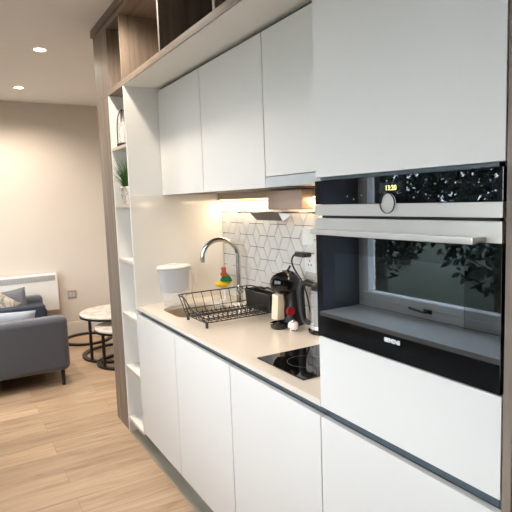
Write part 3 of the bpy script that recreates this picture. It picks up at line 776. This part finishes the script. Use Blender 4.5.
# slate armchair-sofa beyond, side on
ac = thing('slate_sofa', 'dark slate compact sofa standing side-on below the heater', 'sofa', (-.6, 5.15, 0))
obj('arm', box(-1.05, -.185, 4.80, 4.95, .12, .56, bev=.014, seg=5), M['navy'], ac)
obj('arm', box(-1.05, -.125, 5.38, 5.53, .12, .565, bev=.04, seg=5), M['sofa'], ac)  # paler cloth than the other parts imitates light on the far arm
obj('back', box(-.30, -.15, 4.955, 5.375, .12, .50, bev=.03, seg=5), M['navy'], ac)
obj('seat', box(-1.04, -.305, 4.955, 5.375, .12, .42, bev=.03, seg=5), M['navy'], ac)
for x, y in ((-.19, 4.84), (-1.0, 4.84), (-.19, 5.49), (-1.0, 5.49)): obj('leg', tube([(x, y, 0), (x, y, .125)], [.011, .014], 12), M['black_metal'], ac)
c2 = obj('cushion', cushion(.42, .32, .12, Matrix.Translation((-.50, 5.27, .515)) @ Matrix.Rotation(math.radians(-6), 4, 'Y') @ Matrix.Rotation(math.radians(-12), 4, 'X')), M['cush_grey'])
tag(c2, 'plain mid-grey cushion against the far arm of the dark slate sofa', 'cushion', 'sofa cushions')
c3 = obj('cushion', cushion(.40, .36, .10, Matrix.Translation((-.64, 5.12, .535)) @ Matrix.Rotation(math.radians(38), 4, 'Y') @ Matrix.Rotation(math.radians(-12), 4, 'X')), M['cush_pat'])
tag(c3, 'cream patterned cushion leaning in front of the plain grey one', 'cushion', 'sofa cushions')

# nest of tables
def round_table(name, label, cx, cy, r, h, legs, ring_c=None, extra=None):
    t = thing(name, label, 'coffee table', (cx, cy, 0))
    obj('marble_top', lathe([(0, 0), (r-.004, 0), (r, .004), (r, .016), (r-.004, .02), (0, .02)], (cx, cy, h-.02), 64), M['marble'], t)
    obj('metal_rim', lathe([(r-.03, 0), (r+.002, 0), (r+.002, .018), (r-.03, .018)], (cx, cy, h-.0385), 64, close=True), M['black_metal'], t)
    rc = (cx, cy)
    obj('base_ring', lathe([(r-.045, 0), (r, 0), (r, .022), (r-.045, .022)], (cx, cy, .0005), 64, close=True), M['black_metal'], t)
    for a in legs:
        x, y = cx+(r-.017)*math.cos(math.radians(a)), cy+(r-.017)*math.sin(math.radians(a))
        obj('leg', box(x-.013, x+.013, y-.013, y+.013, .0225, h-.0385, bev=.003), M['black_metal'], t)
    return t
lt = round_table('coffee_table', 'larger round marble-topped coffee table with black metal frame', .46, 4.62, .36, .45, (207, 60, 330))
obj('rear_ring', lathe([(.235, 0), (.28, 0), (.28, .022), (.235, .022)], (.31, 5.38, .0005), 64, close=True), M['black_metal'], lt)
round_table('nesting_table', 'smaller lower round marble side table nested in front of the larger one', .445, 4.28, .285, .365, (205, 75, 330))

# ------------------------------------------------------------------ outside the kitchen window (seen mirrored in the oven glass)
lw = obj('lawn', box(-40, -1.56, -25, 25, -.42, -.40), M['lawn']); lw['kind'] = 'structure'
def tree(x, y, h, r, n, label):
    t = thing('garden_tree', label, 'tree', (x, y, -.4), 'trees outside the kitchen window')
    tr = tube([(x, y, -.4), (x+.05, y+.03, h*.3), (x, y-.03, h*.6), (x+.04, y, h*.85)], [.16, .12, .08, .03], 10)
    for i in range(7):
        a = i*2.4; z = h*(.25+.08*i); add_tube(tr, [(x, y, z), (x+math.cos(a)*r*.4, y+math.sin(a)*r*.4, z+.5), (x+math.cos(a)*r*.75, y+math.sin(a)*r*.75, z+.8)], [.05, .03, .012], 6)
    obj('trunk', tr, M['bark'], t)
    lf = bm_new()
    for i in range(n):
        while True:
            p = Vector((random.uniform(-1, 1), random.uniform(-1, 1), random.uniform(-1, 1)))
            if .45 < p.length < 1: break
        c_ = Vector((x+p.x*r, y+p.y*r, h*.5+p.z*h*.52))
        d = Vector((random.gauss(0, 1), random.gauss(0, 1), random.gauss(0, 1))).normalized(); e_ = d.orthogonal().normalized(); sz = random.uniform(.05, .11)
        a_ = lf.verts.new(c_-d*sz); b_ = lf.verts.new(c_+e_*sz*.45); cc = lf.verts.new(c_+d*sz); dd = lf.verts.new(c_-e_*sz*.45); lf.faces.new((a_, b_, cc, dd))
    obj('foliage', lf, M['tree_leaf'], t, smooth=False)
for args in ((-6.0, 4.0, 4.0, 1.3, 3600, 'dark leafy tree nearest the kitchen window'), (-6.2, 6.8, 4.4, 1.35, 3900, 'dark leafy tree second along the front row'),
             (-6.4, 9.7, 4.2, 1.4, 3900, 'dark leafy tree at the far end of the front row'), (-9.6, 6.0, 5.0, 1.6, 3600, 'dark tree at the near end of the back row'),
             (-9.8, 9.6, 5.2, 1.7, 3800, 'broad dark tree in the middle of the back row'), (-9.6, 13.4, 5.0, 1.7, 3800, 'dark tree furthest along the back row')):
    tree(*args)

# ------------------------------------------------------------------ daylight
W = bpy.data.worlds.new('world'); S.world = W; W.use_nodes = True; nt = W.node_tree; bg = nt.nodes['Background']
bg.inputs['Color'].default_value = (.88, .94, 1.0, 1); bg.inputs['Strength'].default_value = 6.6
S.view_settings.view_transform = 'Standard'; S.view_settings.look = 'None'; S.view_settings.gamma = 1; S.view_settings.use_curve_mapping = False
S.view_settings.exposure = 0.17
